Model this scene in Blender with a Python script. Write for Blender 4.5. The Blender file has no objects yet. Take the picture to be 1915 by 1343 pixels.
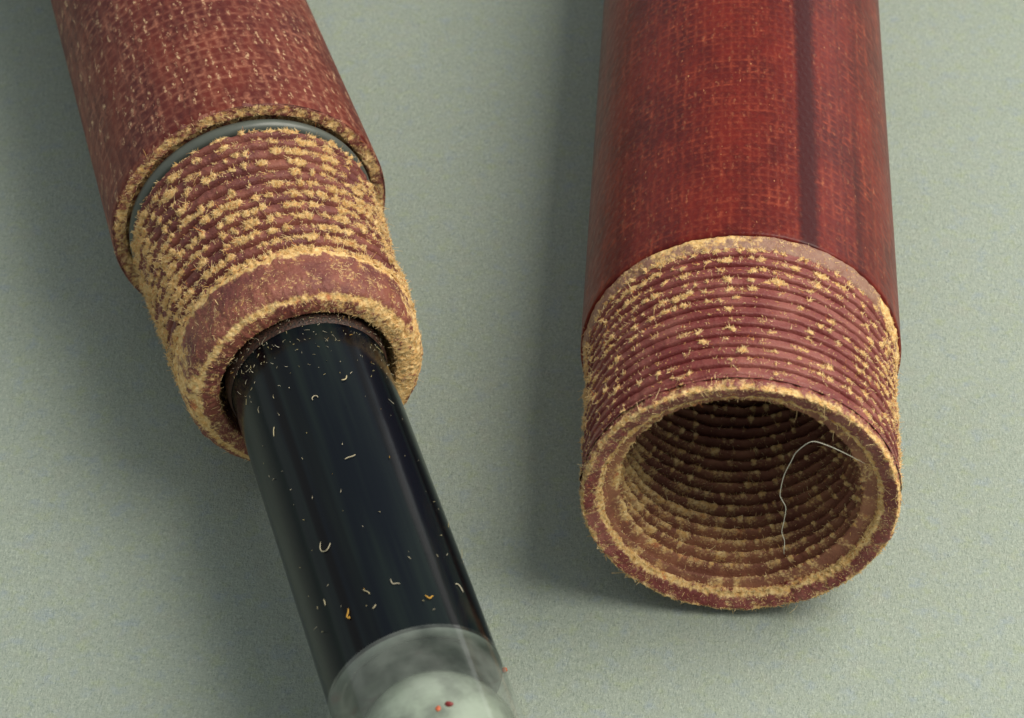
import bpy, math, random
import numpy as np
from mathutils import Matrix, Vector

# ------------------------------------------------------------------ camera, world, light
S = bpy.context.scene
S.unit_settings.system = 'METRIC'
S.unit_settings.scale_length = 0.0065          # one unit is one barrel radius, 6.5 mm
COL = S.collection

cd = bpy.data.cameras.new('camera')
cam = bpy.data.objects.new('camera', cd); COL.objects.link(cam)
cd.sensor_fit = 'HORIZONTAL'; cd.sensor_width = 36.0; cd.lens = 5008.85 / 1915 * 36
cd.clip_start = 0.5; cd.clip_end = 300
cam.location = (0.0, -11.1337, 12.3185)
cam.rotation_euler = (math.radians(90 - 42.5613), 0, math.radians(6.9341))
cd.dof.use_dof = True; cd.dof.focus_distance = 16.6; cd.dof.aperture_fstop = 1.15
S.camera = cam

W = bpy.data.worlds.new('World'); S.world = W; W.use_nodes = True
bg = W.node_tree.nodes['Background']
bg.inputs[0].default_value = (0.90, 0.955, 0.935, 1); bg.inputs[1].default_value = 0.46

def lamp(name, loc, aim, size, power, col):
    d = bpy.data.lights.new(name, 'AREA'); d.shape = 'RECTANGLE'; d.size, d.size_y = size
    d.energy = power; d.color = col
    o = bpy.data.objects.new(name, d); COL.objects.link(o); o.location = loc
    o.rotation_euler = (Vector(aim) - Vector(loc)).to_track_quat('-Z', 'Y').to_euler()
    return o
lamp('desk_lamp', (11.0, 1.5, 19.0), (-1.0, 1.0, 0), (19, 15), 7000, (1.0, 0.95, 0.83))
lamp('sheen_light', (11.0, 18.0, 6.0), (-0.5, 1.0, 0), (12, 6), 220, (1.0, 0.97, 0.93))  # added area lamp at the back right, only to give sheen

S.view_settings.view_transform = 'Standard'; S.view_settings.look = 'None'
S.view_settings.exposure = 0.0; S.view_settings.gamma = 1.0
S.cycles.max_bounces = 10; S.cycles.transparent_max_bounces = 16
S.cycles.use_denoising = True

rng = np.random.default_rng(11)
random.seed(5)

# ------------------------------------------------------------------ numpy noise
def _hash(ix, iy, seed):
    h = (ix.astype(np.int64) * 374761393 + iy.astype(np.int64) * 668265263 + seed * 1442695041) & 0x7fffffff
    h = ((h ^ (h >> 13)) * 1274126177) & 0x7fffffff
    h = h ^ (h >> 16)
    return (h & 0xffff) / 65535.0
def vnoise(u, v, seed, per=None):
    """value noise on a lattice of pitch 1; the lattice wraps in u after `per` cells"""
    u = np.asarray(u, float); v = np.asarray(v, float)
    iu, iv = np.floor(u), np.floor(v); fu, fv = u - iu, v - iv
    fu = fu * fu * (3 - 2 * fu); fv = fv * fv * (3 - 2 * fv)
    w = (lambda a: np.mod(a, per)) if per else (lambda a: a)
    a, b = _hash(w(iu), iv, seed), _hash(w(iu + 1), iv, seed)
    c, d = _hash(w(iu), iv + 1, seed), _hash(w(iu + 1), iv + 1, seed)
    return (a * (1 - fu) + b * fu) * (1 - fv) + (c * (1 - fu) + d * fu) * fv
def tnoise(th, s, freq, seed):
    """noise round a cylinder of radius 1: about `freq` cells per unit"""
    per = max(3, round(2 * math.pi * freq))
    return vnoise(np.mod(th, 2 * math.pi) / (2 * math.pi) * per, s * freq + 1000, seed, per)
def sstep(a, b, x):
    t = np.clip((x - a) / (b - a), 0, 1); return t * t * (3 - 2 * t)
def bump(x, c, w):
    return np.exp(-((x - c) / w) ** 2)

# ------------------------------------------------------------------ mesh helpers
def obj(name, me, mat, parent=None):
    o = bpy.data.objects.new(name, me); COL.objects.link(o)
    if mat: me.materials.append(mat)
    if parent: o.parent = parent
    return o
def mesh_np(name, V, F, attrs=None, smooth=True):
    V = np.asarray(V, np.float32); F = np.asarray(F, np.int32); k = F.shape[1]
    me = bpy.data.meshes.new(name)
    me.vertices.add(len(V)); me.vertices.foreach_set('co', V.ravel())
    me.loops.add(F.size); me.loops.foreach_set('vertex_index', F.ravel())
    me.polygons.add(len(F)); me.polygons.foreach_set('loop_start', np.arange(0, F.size, k, dtype=np.int32))
    if smooth: me.polygons.foreach_set('use_smooth', np.ones(len(F), bool))
    for n, a in (attrs or {}).items():
        at = me.attributes.new(n, 'FLOAT', 'POINT'); at.data.foreach_set('value', np.asarray(a, np.float32).ravel())
    me.update(); me.validate()
    return me
def grid_mesh(name, P, attrs=None, flip=False, wrap=True):
    """P: ns x nt x 3, closed in t"""
    ns, nt = P.shape[:2]
    i = np.arange(ns - 1)[:, None] * nt; j = np.arange(nt if wrap else nt - 1)[None, :]; j2 = (j + 1) % nt
    F = np.stack([i + j, i + j2, i + nt + j2, i + nt + j], -1).reshape(-1, 4)
    if flip: F = F[:, ::-1]
    return mesh_np(name, P.reshape(-1, 3), F, attrs)
def lathe(name, prof, z0, nt=160, flip=False, rfun=None):
    """prof: list of (s, r); s runs along +Y of the thing, the axis lies at height z0"""
    th = np.linspace(0, 2 * math.pi, nt, endpoint=False)
    s = np.array([p[0] for p in prof])[:, None] + 0 * th; r = np.array([p[1] for p in prof])[:, None] + 0 * th
    if rfun: r = r + rfun(th[None, :] + 0 * s, s)
    P = np.stack([r * np.cos(th), s, z0 + r * np.sin(th)], -1)
    return grid_mesh(name, P, flip=flip)
def refine(prof, step):
    out = [prof[0]]
    for a, b in zip(prof, prof[1:]):
        n = max(1, int(math.ceil(math.dist(a, b) / step)))
        out += [(a[0] + (b[0] - a[0]) * k / n, a[1] + (b[1] - a[1]) * k / n) for k in range(1, n + 1)]
    return out
def smooth_prof(prof, n=3):
    p = np.array(prof, float)
    for _ in range(n): p[1:-1] = (p[:-2] + 2 * p[1:-1] + p[2:]) / 4
    return [tuple(x) for x in p]

def fibres_mesh(name, root, nrm, length, radius, tint, curl=1.0, seg=4, weave=None):
    """thin tapering curved threads, all in one mesh: root, nrm are n x 3"""
    n = len(root)
    length = np.where(rng.random(n) < 0.025, length * rng.uniform(1.5, 3.4, n), length)
    d = nrm * 0.45 + rng.normal(0, 0.6, (n, 3)); d += nrm * np.maximum(0, 0.15 - np.sum(d * nrm, 1))[:, None]; d /= np.linalg.norm(d, axis=1)[:, None]
    if weave is not None:                                   # torn ends of the two thread directions of the cloth
        ax = rng.random(n) < 0.55; sg = np.where(rng.random(n) < 0.5, -1.0, 1.0)[:, None]
        circ = np.stack([-np.sin(weave), 0 * weave, np.cos(weave)], -1); axi = np.tile([0.0, 1.0, 0.0], (n, 1))
        d = nrm * rng.uniform(0.05, 0.6, n)[:, None] + sg * np.where(ax[:, None], axi, circ) * 0.8 + rng.normal(0, 0.33, (n, 3))
        d += nrm * np.maximum(0, 0.08 - np.sum(d * nrm, 1))[:, None]
    d /= np.linalg.norm(d, axis=1)[:, None]
    bend = rng.normal(0, curl, (n, 3)); bend2 = rng.normal(0, curl, (n, 3))
    t = np.linspace(0, 1, seg + 1)
    L = length[:, None, None]; T = t[None, :, None]
    pts = root[:, None, :] + L * (d[:, None, :] * T + 0.5 * bend[:, None, :] * T ** 2 + 0.35 * bend2[:, None, :] * T ** 3)
    a = np.cross(d, rng.normal(0, 1, (n, 3))); a /= np.linalg.norm(a, axis=1)[:, None] + 1e-9
    b = np.cross(d, a)
    rad = radius[:, None] * (1 - 0.55 * t[None, :])
    ring = []
    for k in range(3):
        c, s_ = math.cos(2.0944 * k), math.sin(2.0944 * k)
        ring.append(pts + rad[..., None] * (a[:, None, :] * c + b[:, None, :] * s_))
    V = np.stack(ring, 2)                                   # n, seg+1, 3, 3
    base = (np.arange(n) * (seg + 1) * 3)[:, None, None]
    i = (np.arange(seg) * 3)[None, :, None]; k = np.arange(3)[None, None, :]; k2 = (k + 1) % 3
    F = np.stack([base + i + k, base + i + k2, base + i + 3 + k2, base + i + 3 + k], -1).reshape(-1, 4)
    return mesh_np(name, V.reshape(-1, 3), F, {'tint': np.repeat(tint, (seg + 1) * 3)})
def on_cyl(th, s, r, z0):
    return np.stack([r * np.cos(th), s, z0 + r * np.sin(th)], -1)

# ------------------------------------------------------------------ node helper
class G:
    def __init__(self, name):
        self.m = bpy.data.materials.new(name); self.m.use_nodes = True
        self.t = self.m.node_tree; self.t.nodes.clear()
        self.out = self.t.nodes.new('ShaderNodeOutputMaterial')
    def n(self, typ, _inp=None, **props):
        nd = self.t.nodes.new('ShaderNode' + typ)
        for k, v in props.items(): setattr(nd, k, v)
        for k, v in (_inp or {}).items():
            sk = nd.inputs[k]
            if isinstance(v, bpy.types.NodeSocket): self.t.links.new(v, sk)
            else: sk.default_value = v
        return nd
    def math(self, op, a, b=None, c=None, clamp=False):
        d = {0: a}
        if b is not None: d[1] = b
        if c is not None: d[2] = c
        nd = self.n('Math', d, operation=op); nd.use_clamp = clamp; return nd.outputs[0]
    def mix(self, fac, a, b, blend='MIX'):
        nd = self.t.nodes.new('ShaderNodeMix'); nd.data_type = 'RGBA'; nd.blend_type = blend
        for sk, v in ((nd.inputs[0], fac), (nd.inputs[6], a), (nd.inputs[7], b)):
            if isinstance(v, bpy.types.NodeSocket): self.t.links.new(v, sk)
            else: sk.default_value = v if not isinstance(v, tuple) or len(v) == 4 else (*v, 1)
        return nd.outputs[2]
    def ramp(self, x, a, b, lo=0.0, hi=1.0):
        return self.n('MapRange', {0: x, 1: a, 2: b, 3: lo, 4: hi}, interpolation_type='SMOOTHSTEP').outputs[0]
    def noise(self, vec, scale, detail=3, rough=0.55, dist=0.0):
        d = {'Scale': scale, 'Detail': detail, 'Roughness': rough, 'Distortion': dist}
        if vec is not None: d['Vector'] = vec
        return self.n('TexNoise', d)
    def attr(self, name):
        return self.n('Attribute', attribute_name=name).outputs['Fac']
    def obj(self):
        return self.n('TexCoord').outputs['Object']
    def scale(self, vec, s):
        return self.n('VectorMath', {0: vec, 1: s}, operation='MULTIPLY').outputs[0]
    def surf(self, sh):
        self.t.links.new(sh, self.out.inputs[0]); return self.m
    def bsdf(self, col, rough=0.5, bumpv=None, bstr=0.3, bdist=0.01, **kw):
        d = {'Base Color': col if isinstance(col, bpy.types.NodeSocket) or len(col) == 4 else (*col, 1), 'Roughness': rough}
        d.update({k.replace('_', ' '): v for k, v in kw.items()})
        if bumpv is not None:
            d['Normal'] = self.n('Bump', {'Strength': bstr, 'Distance': bdist, 'Height': bumpv}).outputs[0]
        return self.n('BsdfPrincipled', d).outputs[0]

TAN_PALE = (0.85, 0.62, 0.30)

def micarta(name, z0, dark, mid, line, fleck, fleck_amt, px, py, seed, coat, rough, gridw, ovalw, streaks=False):
    """resin-bonded cloth: layers of plain weave cut along by the round surface"""
    g = G(name); o = g.obj()
    wob = g.noise(o, 5.0, 3).outputs['Color']
    wv = g.n('VectorMath', {0: g.n('VectorMath', {0: wob, 1: (0.5, 0.5, 0.5)}, operation='SUBTRACT').outputs[0], 1: (0.035, 0.035, 0.09)}, operation='MULTIPLY').outputs[0]
    fine = g.noise(o, 28.0, 2).outputs['Color']
    wf = g.n('VectorMath', {0: g.n('VectorMath', {0: fine, 1: (0.5, 0.5, 0.5)}, operation='SUBTRACT').outputs[0], 1: (0.022, 0.026, 0.02)}, operation='MULTIPLY').outputs[0]
    p = g.n('VectorMath', {0: g.n('VectorMath', {0: o, 1: wv}, operation='ADD').outputs[0], 1: wf}, operation='ADD').outputs[0]
    sx = g.n('SeparateXYZ', {0: p})
    so = g.n('SeparateXYZ', {0: o})
    lay = g.math('DIVIDE', sx.outputs[2], 0.10)
    lid = g.math('FLOOR', lay); lfr = g.math('FRACT', lay)
    wn = g.n('TexWhiteNoise', {'W': g.math('ADD', lid, seed)}, noise_dimensions='1D').outputs['Color']
    ws = g.n('SeparateColor', {0: wn})
    tx = g.math('MULTIPLY', g.math('ADD', g.math('DIVIDE', sx.outputs[0], px), ws.outputs[0]), 2 * math.pi)
    ty = g.math('MULTIPLY', g.math('ADD', g.math('DIVIDE', sx.outputs[1], py), ws.outputs[1]), 2 * math.pi)
    cx = g.math('MULTIPLY_ADD', g.math('SINE', tx), 0.5, 0.5); cy = g.math('MULTIPLY_ADD', g.math('SINE', ty), 0.5, 0.5)
    cx2 = g.math('POWER', cx, 3.0); cy2 = g.math('POWER', cy, 3.0)
    grid = g.math('MAXIMUM', cx2, cy2)
    # each crossing is an oval float of thread; alternate rows are shifted by half a thread
    v = g.math('ADD', g.math('DIVIDE', sx.outputs[1], py), ws.outputs[1]); vi = g.math('FLOOR', v)
    u = g.math('ADD', g.math('ADD', g.math('DIVIDE', sx.outputs[0], px), ws.outputs[0]), g.math('MULTIPLY', vi, 0.5)); ui = g.math('FLOOR', u)
    cellv = g.n('CombineXYZ', {0: ui, 1: vi, 2: lid})
    cr = g.n('SeparateColor', {0: g.n('TexWhiteNoise', {'Vector': cellv.outputs[0]}, noise_dimensions='3D').outputs['Color']})
    du = g.math('DIVIDE', g.math('SUBTRACT', g.math('FRACT', u), g.math('MULTIPLY_ADD', cr.outputs[2], 0.24, 0.38)), 0.27)
    dv = g.math('DIVIDE', g.math('SUBTRACT', g.math('FRACT', v), 0.5), 0.44)
    oval = g.math('SUBTRACT', 1.0, g.math('ADD', g.math('MULTIPLY', du, du), g.math('MULTIPLY', dv, dv)), None, True)
    oval = g.math('MULTIPLY', g.math('POWER', oval, 0.7), ovalw)
    dn = g.math('DIVIDE', g.math('SUBTRACT', g.math('FRACT', u), g.math('MULTIPLY_ADD', cr.outputs[2], 0.5, 0.25)), 0.17)
    dm = g.math('DIVIDE', g.math('SUBTRACT', g.math('FRACT', v), 0.5), 0.62)
    tick = g.math('SUBTRACT', 1.0, g.math('ADD', g.math('MULTIPLY', dn, dn), g.math('MULTIPLY', dm, dm)), None, True)
    modn = g.ramp(g.noise(o, 4.5, 4).outputs[0], 0.34, 0.68)
    modf = g.ramp(g.noise(o, 40.0, 3, 0.65).outputs[0], 0.36, 0.64)
    w = g.math('MULTIPLY', g.math('MULTIPLY', g.math('MAXIMUM', g.math('MULTIPLY', grid, gridw), oval), g.math('MULTIPLY_ADD', modn, 0.6, 0.4)), g.math('MULTIPLY_ADD', modf, 0.6, 0.4))
    w = g.math('MULTIPLY', w, g.math('MULTIPLY_ADD', cr.outputs[0], 0.8, 0.3), None, True)
    cl = g.ramp(g.noise(g.scale(o, (1.0, 0.45, 1.0)), 3.2, 4, 0.6).outputs[0], 0.30, 0.70)
    col = g.mix(cl, dark, mid)
    col = g.mix(g.math('MULTIPLY', g.noise(o, 7.0, 3).outputs[0], 0.16), col, tuple(c * 0.6 for c in dark))
    col = g.mix(w, col, line)
    seam = g.ramp(g.math('ABSOLUTE', g.math('SUBTRACT', lfr, 0.5)), 0.43, 0.5)
    col = g.mix(g.math('MULTIPLY', seam, 0.25), col, tuple(c * 0.45 for c in dark))
    # frayed fibre ends: pale ticks lying on some of the floats
    fl = g.ramp(g.noise(g.scale(o, (1, 0.5, 1)), 58.0, 3, 0.65).outputs[0], 0.46, 0.66)
    fk = g.math('MULTIPLY', g.math('MULTIPLY', g.math('POWER', tick, 0.6), fl), g.ramp(cr.outputs[1], 0.10, 0.95))
    fk = g.math('MULTIPLY', g.math('MULTIPLY', fk, fleck_amt), g.math('MULTIPLY_ADD', modn, 0.7, 0.5), None, True)
    stray = g.ramp(g.noise(g.scale(o, (1, 0.4, 1)), 40.0, 1, 0.5).outputs[0], 0.76, 0.80)
    col = g.mix(g.math('MAXIMUM', fk, g.math('MULTIPLY', stray, 0.6)), col, fleck)
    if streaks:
        # two straight dark lines along the barrel, each at a fixed angle
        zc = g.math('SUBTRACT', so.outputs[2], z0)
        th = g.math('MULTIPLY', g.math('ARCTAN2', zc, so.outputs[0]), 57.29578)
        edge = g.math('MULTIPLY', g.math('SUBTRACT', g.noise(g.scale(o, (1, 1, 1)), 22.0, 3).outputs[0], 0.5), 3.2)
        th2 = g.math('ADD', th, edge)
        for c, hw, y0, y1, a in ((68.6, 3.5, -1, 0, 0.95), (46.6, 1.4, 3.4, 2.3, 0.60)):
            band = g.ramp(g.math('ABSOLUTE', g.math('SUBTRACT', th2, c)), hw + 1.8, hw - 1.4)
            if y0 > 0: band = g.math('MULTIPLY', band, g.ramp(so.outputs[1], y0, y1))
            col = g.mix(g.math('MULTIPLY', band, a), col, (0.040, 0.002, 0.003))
    hgt = g.math('ADD', g.math('MULTIPLY', oval, 0.8), g.math('MULTIPLY', g.noise(o, 90.0, 2).outputs[0], 0.5))
    rg = g.math('MULTIPLY_ADD', g.noise(o, 20.0, 3).outputs[0], 0.25, rough - 0.12)
    return g.surf(g.bsdf(col, rg, hgt, 0.35, 0.012, Coat_Weight=coat, Coat_Roughness=0.32, Specular_IOR_Level=0.20))

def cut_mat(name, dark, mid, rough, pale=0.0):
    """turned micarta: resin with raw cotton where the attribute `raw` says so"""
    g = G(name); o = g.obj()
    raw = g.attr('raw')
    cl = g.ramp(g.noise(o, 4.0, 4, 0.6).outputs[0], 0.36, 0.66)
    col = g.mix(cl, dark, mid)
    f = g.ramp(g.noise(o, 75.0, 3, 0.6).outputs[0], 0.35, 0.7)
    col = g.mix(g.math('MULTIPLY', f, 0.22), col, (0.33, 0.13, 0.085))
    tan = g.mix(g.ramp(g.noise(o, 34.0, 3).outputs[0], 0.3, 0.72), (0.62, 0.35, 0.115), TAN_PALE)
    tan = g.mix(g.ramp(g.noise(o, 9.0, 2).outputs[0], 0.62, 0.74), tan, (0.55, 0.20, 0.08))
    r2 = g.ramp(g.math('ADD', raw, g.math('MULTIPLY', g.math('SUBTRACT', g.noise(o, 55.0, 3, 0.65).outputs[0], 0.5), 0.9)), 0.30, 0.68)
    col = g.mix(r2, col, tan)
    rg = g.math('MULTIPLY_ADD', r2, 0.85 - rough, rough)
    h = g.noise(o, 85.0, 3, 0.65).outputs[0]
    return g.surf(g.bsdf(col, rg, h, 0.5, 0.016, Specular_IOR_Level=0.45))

def fibre_mat(name, c0, c1, c2):
    g = G(name); t = g.attr('tint')
    col = g.mix(g.ramp(t, 0.0, 0.6), c0, c1)
    col = g.mix(g.ramp(t, 0.93, 0.97), col, c2)
    return g.surf(g.bsdf(col, 0.75, Specular_IOR_Level=0.25, Subsurface_Weight=0.0))

def plain(name, col, rough, **kw):
    g = G(name); o = g.obj()
    c = g.mix(g.noise(o, 14.0, 4).outputs[0], tuple(x * 0.8 for x in col), tuple(min(1, x * 1.2) for x in col))
    rg = g.math('MULTIPLY_ADD', g.noise(o, 25.0, 3).outputs[0], 0.14, rough - 0.07)
    return g.surf(g.bsdf(c, rg, **kw))

M = {}
M['grip'] = micarta('left_micarta', 0.93, (0.085, 0.011, 0.010), (0.165, 0.025, 0.015), (0.38, 0.145, 0.090), (0.68, 0.45, 0.26), 1.25, 0.072, 0.090, 3.0, 0.10, 0.50, 0.95, 0.60)
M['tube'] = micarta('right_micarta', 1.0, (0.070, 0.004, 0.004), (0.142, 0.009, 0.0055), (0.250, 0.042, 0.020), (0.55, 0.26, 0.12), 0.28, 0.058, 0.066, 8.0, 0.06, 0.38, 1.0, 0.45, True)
M['neck_l'] = cut_mat('turned_left', (0.125, 0.028, 0.028), (0.24, 0.072, 0.048), 0.52)
M['neck_r'] = cut_mat('turned_right', (0.150, 0.018, 0.020), (0.27, 0.080, 0.066), 0.36)
M['worn'] = cut_mat('worn_micarta', (0.22, 0.100, 0.070), (0.30, 0.175, 0.125), 0.40)
M['bore'] = cut_mat('bored_micarta', (0.19, 0.062, 0.036), (0.33, 0.135, 0.070), 0.6)
M['fuzz'] = fibre_mat('raw_cotton', (0.74, 0.45, 0.15), (0.89, 0.68, 0.36), (0.66, 0.22, 0.07))
M['lint'] = fibre_mat('pale_lint', (0.44, 0.36, 0.16), (0.56, 0.50, 0.37), (0.55, 0.30, 0.05))
M['ring'] = plain('grey_rubber', (0.085, 0.096, 0.084), 0.34, Specular_IOR_Level=0.5)
M['red_resin'] = plain('red_resin', (0.20, 0.015, 0.015), 0.4)
M['orange_resin'] = plain('orange_resin', (0.50, 0.11, 0.04), 0.5)
M['hair'] = plain('white_hair', (0.62, 0.60, 0.50), 0.5)

def paper_mat():
    g = G('grey_green_paper'); o = g.obj()
    big = g.noise(o, 0.9, 4, 0.6).outputs[0]
    col = g.mix(g.ramp(big, 0.3, 0.7), (0.306, 0.352, 0.302), (0.320, 0.366, 0.322))
    for sc, off, a, c in ((7.5, 0.0, 0.70, (0.285, 0.340, 0.368)), (8.5, 31.0, 0.65, (0.325, 0.375, 0.255)), (6.0, 57.0, 0.30, (0.335, 0.345, 0.290))):
        v = g.n('VectorMath', {0: o, 1: (off, off, 0)}, operation='ADD').outputs[0]
        col = g.mix(g.math('MULTIPLY', g.ramp(g.noise(v, sc, 3, 0.6).outputs[0], 0.50, 0.74), a), col, c)
    h = None
    for k, (ang, sx, sy) in enumerate(((0.35, 62, 26), (-0.75, 26, 66), (0.9, 70, 28), (2.0, 90, 90))):
        mp = g.n('Mapping', {'Vector': o, 'Rotation': (0, 0, ang), 'Scale': (sx, sy, 1)}).outputs[0]
        nz = g.noise(mp, 1.0, 2, 0.6, 0.8).outputs[0]
        h = nz if h is None else g.math('ADD', h, nz)
    h = g.math('DIVIDE', h, 4.0)
    col = g.mix(g.math('MULTIPLY', g.ramp(h, 0.51, 0.60), 0.50), col, (0.46, 0.52, 0.45))
    col = g.mix(g.math('MULTIPLY', g.ramp(h, 0.49, 0.40), 0.46), col, (0.175, 0.222, 0.190))
    sp = g.ramp(g.noise(o, 38.0, 1).outputs[0], 0.74, 0.80)
    col = g.mix(g.math('MULTIPLY', sp, 0.5), col, (0.11, 0.14, 0.12))
    sp2 = g.ramp(g.n('TexNoise', {'Vector': g.scale(o, (1, 1, 1)), 'Scale': 47.0, 'Detail': 1.0}).outputs['Color'], 0.75, 0.80)
    col = g.mix(g.math('MULTIPLY', sp2, 0.35), col, (0.62, 0.66, 0.60))
    return g.surf(g.bsdf(col, 0.85, h, 0.8, 0.025, Specular_IOR_Level=0.2))
M['paper'] = paper_mat()

def ink_mat():
    g = G('black_ink'); o = g.obj()
    so = g.n('SeparateXYZ', {0: o})
    th = g.math('MULTIPLY', g.math('ARCTAN2', g.math('SUBTRACT', so.outputs[2], 0.9556), so.outputs[0]), 57.29578)
    refl = g.noise(g.scale(o, (6.0, 0.25, 6.0)), 1.0, 3).outputs[0]
    col = g.mix(g.ramp(refl, 0.35, 0.65), (0.003, 0.005, 0.009), (0.010, 0.016, 0.015))  # dim room reflections put into the base colour as lengthwise streaks
    for c, hw, a in ((127.5, 3.0, 0.95), (116.0, 5.0, 0.35), (62.0, 2.5, 0.8), (36.0, 4.0, 0.8)):  # dark lines of the reflections, painted into the colour at fixed angles
        band = g.ramp(g.math('ABSOLUTE', g.math('SUBTRACT', th, c)), hw + 2.0, hw - 1.5)
        col = g.mix(g.math('MULTIPLY', band, a), col, (0.0012, 0.001, 0.0022))
    dust = g.ramp(g.noise(o, 60.0, 3, 0.7).outputs[0], 0.58, 0.85)
    rg = g.math('MULTIPLY_ADD', dust, 0.22, 0.15)
    return g.surf(g.bsdf(col, rg, g.noise(o, 2.2, 2).outputs[0], 0.15, 0.02, Specular_IOR_Level=0.17))
M['ink'] = ink_mat()
def clear_mat(name, tint, haze, hazecol):
    g = G(name); o = g.obj()
    tr = g.n('BsdfTransparent', {0: (*tint, 1)}).outputs[0]
    gl = g.n('BsdfGlossy', {0: (1, 1, 1, 1), 1: 0.09}).outputs[0]
    df = g.n('BsdfDiffuse', {0: (*hazecol, 1)}).outputs[0]
    fr = g.math('MULTIPLY_ADD', g.math('POWER', g.n('LayerWeight', {0: 0.5}).outputs['Facing'], 4.0), 0.40, 0.045)
    hz = g.math('MULTIPLY', g.ramp(g.noise(o, 3.5, 3).outputs[0], 0.25, 0.8), haze)
    a = g.n('MixShader', {0: hz, 1: tr, 2: df}).outputs[0]
    return g.surf(g.n('MixShader', {0: fr, 1: a, 2: gl}).outputs[0])
M['clear'] = clear_mat('clear_plastic', (0.90, 0.92, 0.90), 0.24, (0.46, 0.50, 0.46))
def seal_mat():
    g = G('ink_filmed_seal'); o = g.obj()
    n1 = g.ramp(g.noise(o, 3.2, 3, 0.6).outputs[0], 0.36, 0.64)
    col = g.mix(n1, (0.075, 0.088, 0.082), (0.14, 0.165, 0.15))
    col = g.mix(g.ramp(g.noise(o, 5.5, 2).outputs[0], 0.60, 0.76), col, (0.085, 0.06, 0.06))
    return g.surf(g.bsdf(col, 0.25, Specular_IOR_Level=0.5))
M['seal'] = seal_mat()
def stand_in_mat():
    g = G('pale_stand_in'); o = g.obj()
    c = g.mix(g.ramp(g.noise(o, 3.0, 4, 0.6).outputs[0], 0.35, 0.62), (0.25, 0.28, 0.24), (0.52, 0.59, 0.50))
    d = g.bsdf(c, 0.35)
    t = g.n('BsdfTransparent', {0: (0.8, 0.84, 0.8, 1)}).outputs[0]
    f = g.math('MULTIPLY_ADD', g.math('POWER', g.n('LayerWeight', {0: 0.5}).outputs['Facing'], 2.0), -0.85, 0.86)
    return g.surf(g.n('MixShader', {0: f, 1: t, 2: d}).outputs[0])
M['paper_stand_in'] = stand_in_mat()
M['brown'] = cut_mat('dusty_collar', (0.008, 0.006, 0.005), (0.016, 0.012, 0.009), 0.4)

def thing(name, label, cat, loc, rz=0.0):
    o = bpy.data.objects.new(name, None); COL.objects.link(o); o.empty_display_size = 0.3
    o.location = loc; o.rotation_euler = (0, 0, rz); o['label'] = label; o['category'] = cat
    return o
def tag(o, label, cat, group=None):
    o['label'] = label; o['category'] = cat
    if group: o['group'] = group
    return o

# ------------------------------------------------------------------ the paper
n = 40
xs = np.linspace(-60, 60, n); X, Y = np.meshgrid(xs, xs, indexing='ij')
P = np.stack([X, Y, 0 * X], -1)
pap = obj('paper_ground', grid_mesh('paper_ground', P, wrap=False, flip=True), M['paper'])
pap['kind'] = 'structure'

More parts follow.
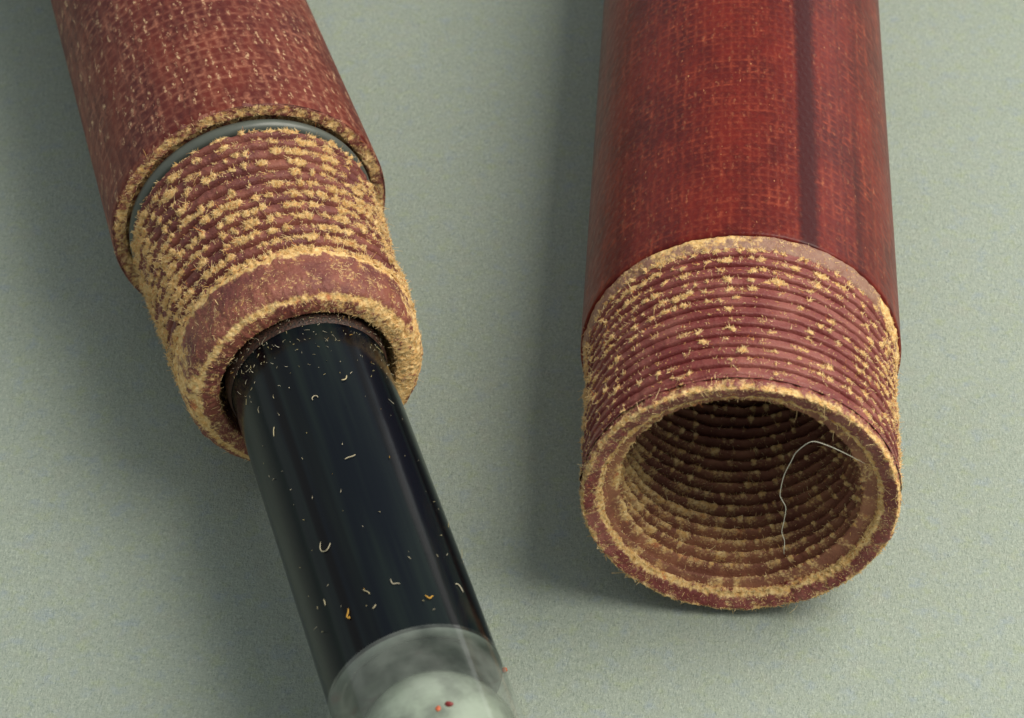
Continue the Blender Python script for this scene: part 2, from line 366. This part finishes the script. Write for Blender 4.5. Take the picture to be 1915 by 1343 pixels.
# ------------------------------------------------------------------ frayed thread on a turned neck
def neck_surface(name, s0, s1, radius, pitch, depth, cell, strength, tuft_h, tuft_w, z0, ds, nt, seed, saw=0.0, rough=1.0, wob=0.08):
    """s counts away from the mouth.  Returns mesh and the list of tufts (theta, s, r, weight)."""
    s = np.arange(s0, s1 + ds / 2, ds); th = np.linspace(0, 2 * math.pi, nt, endpoint=False)
    T, Sg = np.meshgrid(th, s); TT = T
    wobble = (tnoise(TT, Sg, 3.0, seed) - 0.5) * wob
    ph = Sg / pitch - T / (2 * math.pi) + wobble
    k = np.floor(ph); x = ph - k                                   # 0 = front edge of a ridge, 1 = foot of the next one
    if saw:                                                        # a lapped, saw-toothed thread
        prof = 0.30 * x * sstep(0.0, 0.05, x) + 0.70 * np.exp(-(np.minimum(x, 1 - x) / 0.085) ** 2)
    else:                                                          # round ridges with narrow grooves
        prof = np.exp(-(np.minimum(x, 1 - x) / 0.13) ** 2) + 0.20 * (2 * x - 1) ** 2
    fr = x - 0.48
    grv = sstep(0.16, 0.30, np.minimum(x, 1 - x)) if not saw else sstep(0.06, 0.16, x) * sstep(0.98, 0.86, x)
    R0 = radius(Sg)
    fade = sstep(s0, s0 + pitch * .7, Sg) * sstep(s1, s1 - pitch * .7, Sg)
    r = R0 - depth * fade * prof
    r += rough * (0.010 * (tnoise(TT, Sg, 16, seed + 1) - 0.5) + 0.006 * (tnoise(TT, Sg, 40, seed + 2) - 0.5))
    ncell = int(round(2 * math.pi / cell)); u = np.mod(T, 2 * math.pi) / (2 * math.pi) * ncell
    u = u + 0.55 * (tnoise(TT, Sg, 13, seed + 21) - 0.5) + 0.5 * (tnoise(TT, Sg, 30, seed + 22) - 0.5)
    fr = fr + 0.24 * (tnoise(TT, Sg, 14, seed + 23) - 0.5) + 0.32 * (tnoise(TT, Sg, 32, seed + 24) - 0.5)
    raw = np.zeros_like(r)
    iu = np.floor(u)
    for dj in (-1, 0, 1):
        j = iu + dj; jj = np.mod(j, ncell)
        cu = j + 0.5 + 0.5 * (_hash(jj, k, seed + 3) - 0.5)
        cf = 0.25 * (_hash(jj, k, seed + 4) - 0.5)
        sz = 0.45 + 0.95 * _hash(jj, k, seed + 6)
        asp = 0.8 + 0.6 * _hash(jj, k, seed + 9)
        thc = cu / ncell * 2 * math.pi
        amp = np.clip(strength(np.mod(thc, 2 * math.pi), (k + 0.5 + T / (2 * math.pi)) * pitch) - 0.95 * _hash(jj, k, seed + 5), 0, 1)
        g = np.exp(-(((u - cu) * cell / (tuft_w * sz * asp)) ** 2 + ((fr - cf) * pitch / (tuft_w * 0.85 * sz)) ** 2))
        raw = np.maximum(raw, np.clip(1.7 * g, 0, 1) * np.clip(amp * 2.8, 0, 1))
    raw *= (0.55 + 0.9 * tnoise(TT, Sg, 34, seed + 7)) * (0.05 + 0.95 * grv)
    r = r + tuft_h * raw * (0.6 + 0.8 * tnoise(TT, Sg, 45, seed + 8))
    P = on_cyl(T, Sg, r, z0)
    me = grid_mesh(name, P, {'raw': raw})
    return me, dict(T=T, S=Sg, r=r, raw=raw)

def pick(surf, n, power=1.0, extra=0.0):
    """n random places on the surface, weighted by how raw it is"""
    w = (np.clip(surf['raw'], 0, 1) ** power + extra).ravel(); w /= w.sum()
    idx = rng.choice(w.size, n, p=w)
    T = surf['T'].ravel()[idx] + rng.normal(0, .004, n); s = surf['S'].ravel()[idx] + rng.normal(0, .003, n)
    return T, s, surf['r'].ravel()[idx]
def nrm_cyl(T, ny=0.0):
    v = np.stack([np.cos(T), 0 * T + ny, np.sin(T)], -1); return v / np.linalg.norm(v, axis=1)[:, None]

# ================================================================== RIGHT: the pen barrel with the open threaded mouth
RZ = math.radians(3.3006); ZR = 1.0
bar = thing('pen_barrel', 'upright oxblood red micarta tube with dark lengthwise streaks and an open threaded mouth', 'pen barrel', (0, 0, 0), RZ)
prof = refine([(1.296, 0.925), (1.300, 0.985), (1.305, 0.996), (1.318, 1.0), (2.5, 1.0)], 0.05) + refine([(2.5, 1.0), (9.5, 0.99)], 0.5)[1:] + [(9.8, 0.94), (9.95, 0.8), (10.0, 0.5), (10.02, 0.0)]
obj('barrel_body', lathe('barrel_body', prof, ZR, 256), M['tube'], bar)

def str_r(th, f):
    d = np.degrees(th)
    base = 0.50 + 0 * f
    base += 0.55 * sstep(0.86, 1.15, f) * sstep(178, 140, d) * sstep(48, 78, d)          # raw patch under the shoulder
    base += 0.35 * sstep(0.55, 0.95, f) * sstep(170, 150, d) * sstep(95, 120, d)
    base += 0.75 * sstep(36, 22, d) * sstep(0.20, 0.5, f)                                # right flank
    base += 0.75 * sstep(160, 172, d) * sstep(190, 178, d) * sstep(0.30, 0.6, f)         # left flank
    base -= 0.22 * bump(d, 122, 14) * bump(f, 0.45, 0.28)                               # polished red patch
    return base
me, SR = neck_surface('threaded_neck', 0.085, 1.225, lambda s: 0.948 + 0.014 * sstep(0.8, 1.25, s), 0.087, 0.044, 0.072, str_r, 0.010, 0.017, ZR, 0.0040, 900, 21, 0.25, 0.6, 0.04)
obj('threaded_neck', me, M['neck_r'], bar)
T, s, r = pick(SR, 30000, 1.2, 0.012)
L = rng.uniform(0.004, 0.013, len(T))
f = obj('frayed_fibres', fibres_mesh('frayed_fibres', on_cyl(T, s, r, ZR), nrm_cyl(T, -0.25), L, rng.uniform(.0015, .0030, len(T)), rng.uniform(0, 1, len(T)), weave=T), M['fuzz'], bar)
f['kind'] = 'stuff'

# worn flat band under the shoulder
# (built below, once the rim helper exists)
# rim of the mouth: bevelled ring, frayed on both edges
def rim_surface(name, prof, z0, nt, seed, rawf, amp=0.02, smooth=3):
    p = np.array(smooth_prof(refine(prof, 0.0075), smooth)); th = np.linspace(0, 2 * math.pi, nt, endpoint=False)
    d = np.gradient(p, axis=0); d /= np.linalg.norm(d, axis=1)[:, None] + 1e-9
    nr, ns_ = d[:, 0], -d[:, 1]                                 # outward normal of a profile that runs inwards at the mouth
    arc = np.concatenate([[0], np.cumsum(np.linalg.norm(np.diff(p, axis=0), axis=1))])
    A, T = np.meshgrid(arc, th, indexing='ij')
    raw = rawf(A / arc[-1], T, p[:, 0][:, None] + 0 * T, p[:, 1][:, None] + 0 * T)
    raw = np.clip(raw * (0.30 + 0.9 * tnoise(T, A, 17, seed) + 0.6 * tnoise(T, A, 40, seed + 5)), 0, 1.2)
    dis = amp * raw * (0.4 + tnoise(T, A, 38, seed + 1)) + 0.010 * (tnoise(T, A, 15, seed + 2) - 0.5) + 0.006 * (tnoise(T, A, 45, seed + 3) - 0.5)
    r = p[:, 1][:, None] + dis * (-nr)[:, None] * -1 ; s = p[:, 0][:, None] + dis * ns_[:, None]
    P = on_cyl(T, s, r, z0)
    return grid_mesh(name, P, {'raw': raw}, flip=True), dict(T=T, S=s, r=r, raw=raw, nr=nr[:, None] + 0 * T, ns=ns_[:, None] + 0 * T)
def rim_fibres(name, surf, n, z0, mat, parent, lmin, lmax, power=1.3):
    w = (np.clip(surf['raw'], 0, 1) ** power + 0.004).ravel(); w /= w.sum()
    idx = rng.choice(w.size, n, p=w)
    T, s, r = (surf[k].ravel()[idx] for k in ('T', 'S', 'r'))
    nn = np.stack([surf['nr'].ravel()[idx] * np.cos(T), surf['ns'].ravel()[idx], surf['nr'].ravel()[idx] * np.sin(T)], -1)
    o = obj(name, fibres_mesh(name, on_cyl(T, s, r, z0), nn, rng.uniform(lmin, lmax, n), rng.uniform(.0016, .0032, n), rng.uniform(0, 1, n)), mat, parent)
    o['kind'] = 'stuff'
    return o
def raw_band(u, T, s, r):
    d = np.degrees(T)
    return 0.20 + 0.22 * sstep(150, 120, d) * sstep(70, 95, d) + 0.30 * sstep(40, 25, d) + 0.10 * bump(s, 1.285, 0.02)
me, SW = rim_surface('worn_band', [(1.31, 0.985), (1.302, 0.990), (1.290, 0.987), (1.22, 0.972), (1.200, 0.962), (1.188, 0.935), (1.185, 0.90)], ZR, 840, 45, raw_band, 0.010)
obj('worn_band', me, M['worn'], bar)
rim_fibres('band_fibres', SW, 3500, ZR, M['fuzz'], bar, 0.005, 0.016)
def raw_rim(u, T, s, r):
    d = np.degrees(T)
    outer = bump(r, 0.945, 0.022) * sstep(0.07, 0.0, s)
    inner = bump(r, 0.812, 0.024) * (0.45 + 0.55 * sstep(0.085, 0.07, s))
    k = 0.55 + 0.45 * np.cos(np.radians(d - 215)) * 0.5 + 0.25
    low = sstep(185, 215, d) * sstep(350, 320, d)
    return outer * (0.45 + 0.5 * low) + inner * (0.62 - 0.05 * low) + 0.29
me, SM = rim_surface('mouth_rim', [(0.135, 0.920), (0.10, 0.944), (0.04, 0.952), (0.010, 0.946), (0.0, 0.930), (0.004, 0.915), (0.040, 0.825), (0.050, 0.803), (0.066, 0.800), (0.085, 0.801), (0.104, 0.803)], ZR, 840, 41, raw_rim, 0.022)
obj('mouth_rim', me, M['neck_r'], bar)
rim_fibres('rim_fibres', SM, 16000, ZR, M['fuzz'], bar, 0.006, 0.020)

# bore with an inner thread
def bore_surface():
    s = np.concatenate([np.arange(0.085, 1.9, 0.007), np.linspace(1.92, 3.4, 20)]); nt = 560
    th = np.linspace(0, 2 * math.pi, nt, endpoint=False); T, Sg = np.meshgrid(th, s)
    ph = (Sg - 0.02) / 0.100 - T / (2 * math.pi); fr = ph - np.round(ph); k = np.round(ph)
    w = 0.5 + 0.5 * np.cos(2 * math.pi * fr)
    on = sstep(0.088, 0.112, Sg) * sstep(1.9, 1.7, Sg)
    r = 0.806 + 0.02 * sstep(0.095, 0.086, Sg) - 0.082 * on * w ** 1.3 + 0.014 * (tnoise(T, Sg, 18, 71) - 0.5) + 0.010 * (tnoise(T, Sg, 42, 77) - 0.5)
    nc = 58; u = T / (2 * math.pi) * nc; iu = np.floor(u); raw = np.zeros_like(r)
    for dj in (-1, 0, 1):
        j = iu + dj; jj = np.mod(j, nc); cu = j + .5 + 1.0 * (_hash(jj, k, 72) - .5)
        amp = np.clip(0.80 + 0.5 * sstep(0.42, 0.16, Sg) + 0.25 * np.cos(T - math.radians(250)) - 0.9 * _hash(jj, k, 73), 0, 1)
        raw = np.maximum(raw, np.exp(-(((u - cu) * 0.108 / 0.032) ** 2 + (fr * 0.105 / 0.024) ** 2)) * np.clip(2 * amp, 0, 1))
    raw = raw * on * (0.2 + 1.0 * tnoise(T, Sg, 22, 74))
    raw = np.maximum(raw, on * (0.15 + 0.55 * w) * (0.25 + 0.9 * tnoise(T, Sg, 12, 76)) * (0.75 + 0.35 * np.cos(T - math.radians(215))) * sstep(2.0, 0.5, Sg))
    raw = np.maximum(raw, 0.50 * sstep(0.19, 0.09, Sg) * (0.1 + 1.1 * tnoise(T, Sg, 15, 78)))
    r = r - 0.014 * raw
    return grid_mesh('threaded_bore', on_cyl(T, Sg, r, ZR), {'raw': raw}, flip=True), dict(T=T, S=Sg, r=r, raw=raw)
me, SB = bore_surface()
obj('threaded_bore', me, M['bore'], bar)
T, s, r = pick(SB, 9000, 1.3); 
o = obj('bore_fibres', fibres_mesh('bore_fibres', on_cyl(T, s, r, ZR), -nrm_cyl(T, 0.3), rng.uniform(.005, .015, len(T)), rng.uniform(.0016, .0030, len(T)), rng.uniform(0, 1, len(T))), M['fuzz'], bar); o['kind'] = 'stuff'
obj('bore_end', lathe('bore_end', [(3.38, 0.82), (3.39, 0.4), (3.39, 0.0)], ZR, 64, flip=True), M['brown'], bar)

# ================================================================== LEFT: grip section
LZ = math.radians(23.3316); ZL = 0.9311
grip = thing('pen_section', 'dusty red pen section with grey ring and fuzzy thread, black tube in its end', 'pen section', (-3.391, 2.3452, 0), LZ)
prof = refine([(0.012, 0.924), (0.03, 0.931), (2.0, 0.931 - .0193 * 2)], 0.05) + refine([(2.0, 0.8924), (8.5, 0.77)], 0.5)[1:] + [(8.75, 0.70), (8.86, 0.5), (8.9, 0.0)]
obj('section_body', lathe('section_body', prof, ZL, 256), M['grip'], grip)
def raw_sh(u, T, s, r):
    return 0.44 - 0.20 * sstep(0.905, 0.925, r) + 0.0 * T
me, SS = rim_surface('shoulder_face', [(0.030, 0.929), (0.010, 0.926), (0.0, 0.915), (-0.004, 0.85), (0.002, 0.830), (0.05, 0.822), (0.10, 0.60)], ZL, 760, 51, raw_sh, 0.016)
obj('shoulder_face', me, M['neck_l'], grip)
rim_fibres('shoulder_fibres', SS, 9000, ZL, M['fuzz'], grip, 0.008, 0.024)
# the grey ring lies in the corner between shoulder and thread
ph = np.linspace(0, 2 * math.pi, 20, endpoint=False); th = np.linspace(0, 2 * math.pi, 200, endpoint=False)
PH, TH = np.meshgrid(ph, th, indexing='ij')
rr = 0.776 + 0.050 * np.cos(PH); ss = -0.036 - 0.046 * np.sin(PH)
P = on_cyl(TH, ss, rr, ZL); P = np.concatenate([P, P[:1]], 0)
obj('sealing_ring', grid_mesh('sealing_ring', P), M['ring'], grip)

def R_l(s):                                                     # s is negative forward of the shoulder
    fwd = -s
    return 0.822 - 0.058 * np.clip(fwd / 1.3, 0, 1)
def str_l(th, s):
    d = np.degrees(th); f = -s
    base = 0.80 + 0 * f + 0.55 * (tnoise(th, s, 2.2, 91) - 0.5) + 0.35 * (tnoise(th, s, 6.0, 92) - 0.5)
    base += 0.02 * sstep(140, 165, d) + 0.16 * sstep(40, 22, d)
    base -= 0.30 * bump(d, 125, 14) * bump(f, 0.35, 0.25)
    base += 0.30 * sstep(1.20, 1.28, f) + 0.25 * sstep(0.20, 0.12, f)
    return base
me, SL = neck_surface('threaded_neck', -1.335, -0.142, R_l, 0.106, 0.080, 0.080, str_l, 0.017, 0.033, ZL, 0.0050, 860, 61)
obj('threaded_neck', me, M['neck_l'], grip)
T, s, r = pick(SL, 60000, 1.1, 0.006)
o = obj('frayed_fibres', fibres_mesh('frayed_fibres', on_cyl(T, s, r, ZL), nrm_cyl(T), rng.uniform(.005, .015, len(T)), rng.uniform(.0015, .0030, len(T)), rng.uniform(0, 1, len(T)), weave=T), M['fuzz'], grip); o['kind'] = 'stuff'
# necked groove behind the thread
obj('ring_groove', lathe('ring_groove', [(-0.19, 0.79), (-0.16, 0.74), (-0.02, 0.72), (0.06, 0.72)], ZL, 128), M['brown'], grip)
# smooth collar and the end face round the bore
def raw_col(u, T, s, r):
    d = np.degrees(T)
    face = sstep(-1.655, -1.672, s)
    band = bump(s, -1.325, 0.035) * 0.8
    sides = (sstep(150, 175, d) * sstep(205, 185, d) + sstep(35, 15, d) + sstep(335, 350, d)) * 0.36
    right = np.clip(np.cos(T), 0, 1)
    edge = bump(r, 0.690, 0.020) * 0.45 * sstep(-1.6, -1.64, s)
    return np.clip(face * (0.03 + 0.40 * right) + band + sides * (1 - face) + edge + 0.275, 0, 1)
me, SC = rim_surface('end_collar', [(-1.23, 0.70), (-1.265, 0.755), (-1.30, 0.782), (-1.35, 0.784), (-1.40, 0.774), (-1.56, 0.766), (-1.60, 0.757), (-1.64, 0.732), (-1.667, 0.700), (-1.681, 0.668), (-1.686, 0.62), (-1.680, 0.565), (-1.66, 0.555), (-1.45, 0.552), (-1.2, 0.55)], ZL, 760, 81, raw_col, 0.011)
obj('end_collar', me, M['neck_l'], grip)
rim_fibres('collar_fibres', SC, 20000, ZL, M['fuzz'], grip, 0.008, 0.025, 1.6)

# ================================================================== the ink converter in the section's end
ZC = ZL + 0.0245; LM = -4.295
conv = thing('ink_converter', 'black ink-filled plastic tube pushed into the fuzzy end of the left section', 'ink converter', (-3.391, 2.3452, 0), LZ)
prof = smooth_prof(refine([(-1.30, 0.30), (-1.32, 0.44), (-1.40, 0.485), (-1.50, 0.494), (-2.2, 0.494)], 0.02), 2) + refine([(-2.2, 0.494), (LM, 0.494)], 0.1)[1:]
obj('ink_column', lathe('ink_column', prof, ZC, 192, flip=True), M['ink'], conv)
# hollow seal that closes the ink
prof = smooth_prof(refine([(LM + 0.002, 0.4935), (LM - 0.012, 0.488), (LM - 0.015, 0.44), (LM + 0.05, 0.36), (LM + 0.10, 0.2), (LM + 0.11, 0.0)], 0.02), 2)
obj('seal', lathe('seal', prof, ZC, 128, flip=True), M['seal'], conv)
prof = refine([(LM + 0.02, 0.5), (-6.3, 0.5)], 0.1) + [(-6.42, 0.47), (-6.48, 0.40), (-6.5, 0.0)]
obj('clear_tube', lathe('clear_tube', prof, ZC, 160, flip=True), M['clear'], conv)
prof = [(LM - 0.02 - 0.455 * (1 - math.cos(a * math.pi / 48)), 0.455 * math.sin(a * math.pi / 48)) for a in range(25)] + [(LM - 2.0, 0.455), (LM - 2.05, 0.0)]
obj('paper_stand_in', lathe('paper_stand_in', prof, ZC, 128, flip=True), M['paper_stand_in'], conv)  # added pale core in place of bright paper seen through the tube
# dusty collar inside the mouth of the section
p = np.array(smooth_prof(refine([(-1.56, 0.497), (-1.60, 0.512), (-1.65, 0.512), (-1.69, 0.506), (-1.72, 0.4965)], 0.008), 2)); th = np.linspace(0, 2 * math.pi, 300, endpoint=False)
A, T = np.meshgrid(p[:, 0], th, indexing='ij')
raw = 0.26 + 0.22 * np.clip(np.cos(T - .3), 0, 1) ** 2 + 0.10 * tnoise(T, A, 8, 5)
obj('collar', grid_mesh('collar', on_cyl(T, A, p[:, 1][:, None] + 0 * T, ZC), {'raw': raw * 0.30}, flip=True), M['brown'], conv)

# ------------------------------------------------------------------ lint, crumbs, the hair
ROTL = Matrix.Translation((-3.391, 2.3452, 0)) @ Matrix.Rotation(LZ, 4, 'Z')
def cyl_pt(th, s, r=0.5):
    return ROTL @ Vector((r * math.cos(th), s, ZC + r * math.sin(th)))
def strand(name, pts, rad, mat, tint=0.5, sub=6):
    """a thread through the given points (world)"""
    p = np.array(pts, float); m = len(p); out = []
    q = np.vstack([2 * p[0] - p[1], p, 2 * p[-1] - p[-2]])
    for i in range(1, m):
        for k in range(sub):
            t = k / sub; a, b, c, d = q[i - 1], q[i], q[i + 1], q[i + 2]
            out.append(.5 * (2 * b + (c - a) * t + (2 * a - 5 * b + 4 * c - d) * t * t + (3 * b - a - 3 * c + d) * t ** 3))
    out.append(p[-1]); c = np.array(out); base = c[0].copy(); c = c - base
    d = np.gradient(c, axis=0); d /= np.linalg.norm(d, axis=1)[:, None] + 1e-12
    a = np.cross(d, [0.31, 0.52, 0.79]); a /= np.linalg.norm(a, axis=1)[:, None]; b = np.cross(d, a)
    K = 6; ph = np.arange(K) / K * 2 * math.pi
    rr = rad * np.clip(np.minimum(np.linspace(.35, 6, len(c)), np.linspace(6, .35, len(c))), .2, 1)
    P = c[:, None, :] + rr[:, None, None] * (a[:, None, :] * np.cos(ph)[None, :, None] + b[:, None, :] * np.sin(ph)[None, :, None])
    me = grid_mesh(name, P, {'tint': np.full(P.shape[:2], tint)})
    o = obj(name, me, mat); o.location = base
    return o
def lint(label, th_deg, s, shape, size, rad=0.006, tint=0.4, lift=0.0):
    """shape: points in the tube's skin (round, along), lying on the tube"""
    pts = []; rad *= 0.44; size *= 0.62
    for i, (u, v) in enumerate(shape):
        pts.append(cyl_pt(math.radians(th_deg) - u * size / 0.5, s - v * size, 0.5 + rad * 0.9 + lift * math.sin(i / max(1, len(shape) - 1) * math.pi)))
    return tag(strand('lint_fibre', pts, rad, M['lint'], tint), label, 'lint', 'lint fibres on the black tube')
CURL = [(-.4, -1), (-.75, -.2), (-.6, .5), (0, .8), (.5, .5), (.8, .15)]
lint('J-shaped curled pale fibre on the left half of the black tube', 127, -3.46, CURL, 0.075, .0055, .45)
lint('straight pale fibre lying crosswise alone in the middle of the black tube', 91.8, -2.91, [(-1, .2), (-.3, .02), (.3, -.02), (1, -.25)], 0.055, .0062, .4)
lint('faint grey L-shaped fibre cluster right of centre on the lower black tube', 92, -3.93, [(-.5, -1), (-.45, .1), (-.1, .35), (.4, .4), (.9, .7)], 0.05, .005, .7)
lint('short bent cream fibre above a smaller one on the lower black tube', 110.5, -3.93, [(-.5, -.9), (-.2, -.4), (.2, .1), (.4, .8)], 0.05, .006, .3)
lint('tiny slanted pale fibre just below the bent cream one', 109, -4.05, [(-.6, .4), (0, .1), (.6, -.4)], 0.035, .006, .35)
lint('amber and cream hooked fibre near the dark line of the lower tube', 127, -4.0, [(.4, -1), (.15, -.3), (-.3, .3), (0, .9), (.15, .5)], 0.055, .0085, .99)
lint('yellow knotted fibre on the right half of the lower black tube', 73.5, -4.07, [(-.8, -.4), (-.4, .2), (0, .5), (.4, .1), (.9, -.2)], 0.045, .009, .98)
lint('white hooked fibre by the right edge of the lower black tube', 46, -3.95, [(-.9, -.7), (-.1, -.9), (.3, -.3), (.6, .8)], 0.05, .0055, .75)
lint('upright pale fibre near the left edge of the upper black tube', 137, -2.42, [(.5, -1), (.1, -.4), (-.1, .2), (-.3, 1)], 0.05, .006, .3)
lint('fat bright yellow curved fibre on the upper right of the black tube', 77, -2.24, [(.7, -.9), (.4, 0), (-.1, .5), (-.8, .6)], 0.045, .0085, .3)
lint('small C-shaped pale fibre in the upper middle of the black tube', 101, -2.36, [(-.8, .6), (-.7, -.3), (0, -.8), (.7, -.4), (.8, .3)], 0.035, .0055, .4)
lint('short upright pale fibre at the far left of the lower black tube', 141, -3.80, [(0, -1), (.05, 0), (-.1, 1)], 0.035, .006, .35)
# the dust nobody could count
nd = 260
s_ = np.where(rng.random(nd) < 0.72, -1.62 - np.abs(rng.normal(0, .24, nd)), rng.uniform(-4.25, -1.7, nd)); s_ = np.clip(s_, -4.27, -1.62)
t_ = rng.uniform(math.radians(22), math.radians(158), nd)
loc = on_cyl(t_, s_, np.where(s_ > -1.77, 0.517, 0.502), ZC)
tang = np.cross(nrm_cyl(t_), rng.normal(0, 1, (nd, 3))); tang /= np.linalg.norm(tang, axis=1)[:, None]
du = obj('dust_specks', fibres_mesh('dust_specks', loc, tang * 3 + nrm_cyl(t_) * .2, rng.uniform(.006, .030, nd) * rng.uniform(.3, 1, nd), rng.uniform(.0014, .0026, nd), rng.uniform(0, 1, nd), 0.9), M['lint'])
du.matrix_world = ROTL; tag(du, 'fine pale dust scattered over the black tube, thickest by its mouth', 'dust'); du['kind'] = 'stuff'

def crumb(name, label, cat, loc, rad, mat, seed, squash=(1, 1, .7)):
    nu, nv = 14, 10
    u = np.linspace(0, 2 * math.pi, nu, endpoint=False); v = np.linspace(0.02, math.pi - 0.02, nv)
    U, Vv = np.meshgrid(u, v); r = rad * (0.8 + 0.5 * vnoise(U / (2 * math.pi) * 5, Vv * 1.6 + seed, seed, 5))
    P = np.stack([r * np.cos(U) * np.sin(Vv) * squash[0], r * np.sin(U) * np.sin(Vv) * squash[1], r * np.cos(Vv) * squash[2]], -1)
    o = obj(name, grid_mesh(name, P, flip=True), mat); o.location = loc
    return tag(o, label, cat)
crumb('resin_crumb', 'dark red oval crumb on the clear lower end of the tube', 'crumb', cyl_pt(math.radians(85.5), -4.855, 0.506), 0.018, M['red_resin'], 3, (1.15, .8, .6))
crumb('resin_crumb', 'orange red crumb with a pale thread on the clear lower end of the tube', 'crumb', cyl_pt(math.radians(93), -4.87, 0.506), 0.016, M['orange_resin'], 9, (.9, 1.1, .6))
crumb('crumb', 'tiny orange crumb on the paper right of the clear tube end', 'crumb', (-1.33, -0.59, 0.012), 0.018, M['orange_resin'], 14)

# long hair that loops out of the barrel's bore: traced in the plane of the mouth, then bent into the bore
ROTR = Matrix.Rotation(RZ, 4, 'Z')
def mouth_pt(x, z, s):
    return ROTR @ Vector((x, s, ZR + z))
hair = strand('loose_hair', [mouth_pt(*q) for q in ((0.705, 0.345, 0.045), (0.645, 0.405, 0.02), (0.561, 0.475, 0.0), (0.465, 0.525, 0.0), (0.378, 0.545, 0.0), (0.301, 0.459, 0.0), (0.276, 0.384, 0.0),
    (0.241, 0.259, 0.0), (0.229, 0.110, 0.0), (0.243, 0.060, 0.0), (0.270, -0.007, 0.0), (0.267, -0.12, 0.0), (0.261, -0.212, 0.0), (0.282, -0.289, 0.0), (0.285, -0.382, 0.01), (0.30, -0.55, 0.14), (0.31, -0.725, 0.32))], 0.0023, M['hair'], .7)
tag(hair, 'single fine white hair looping across the open mouth of the red barrel', 'hair')
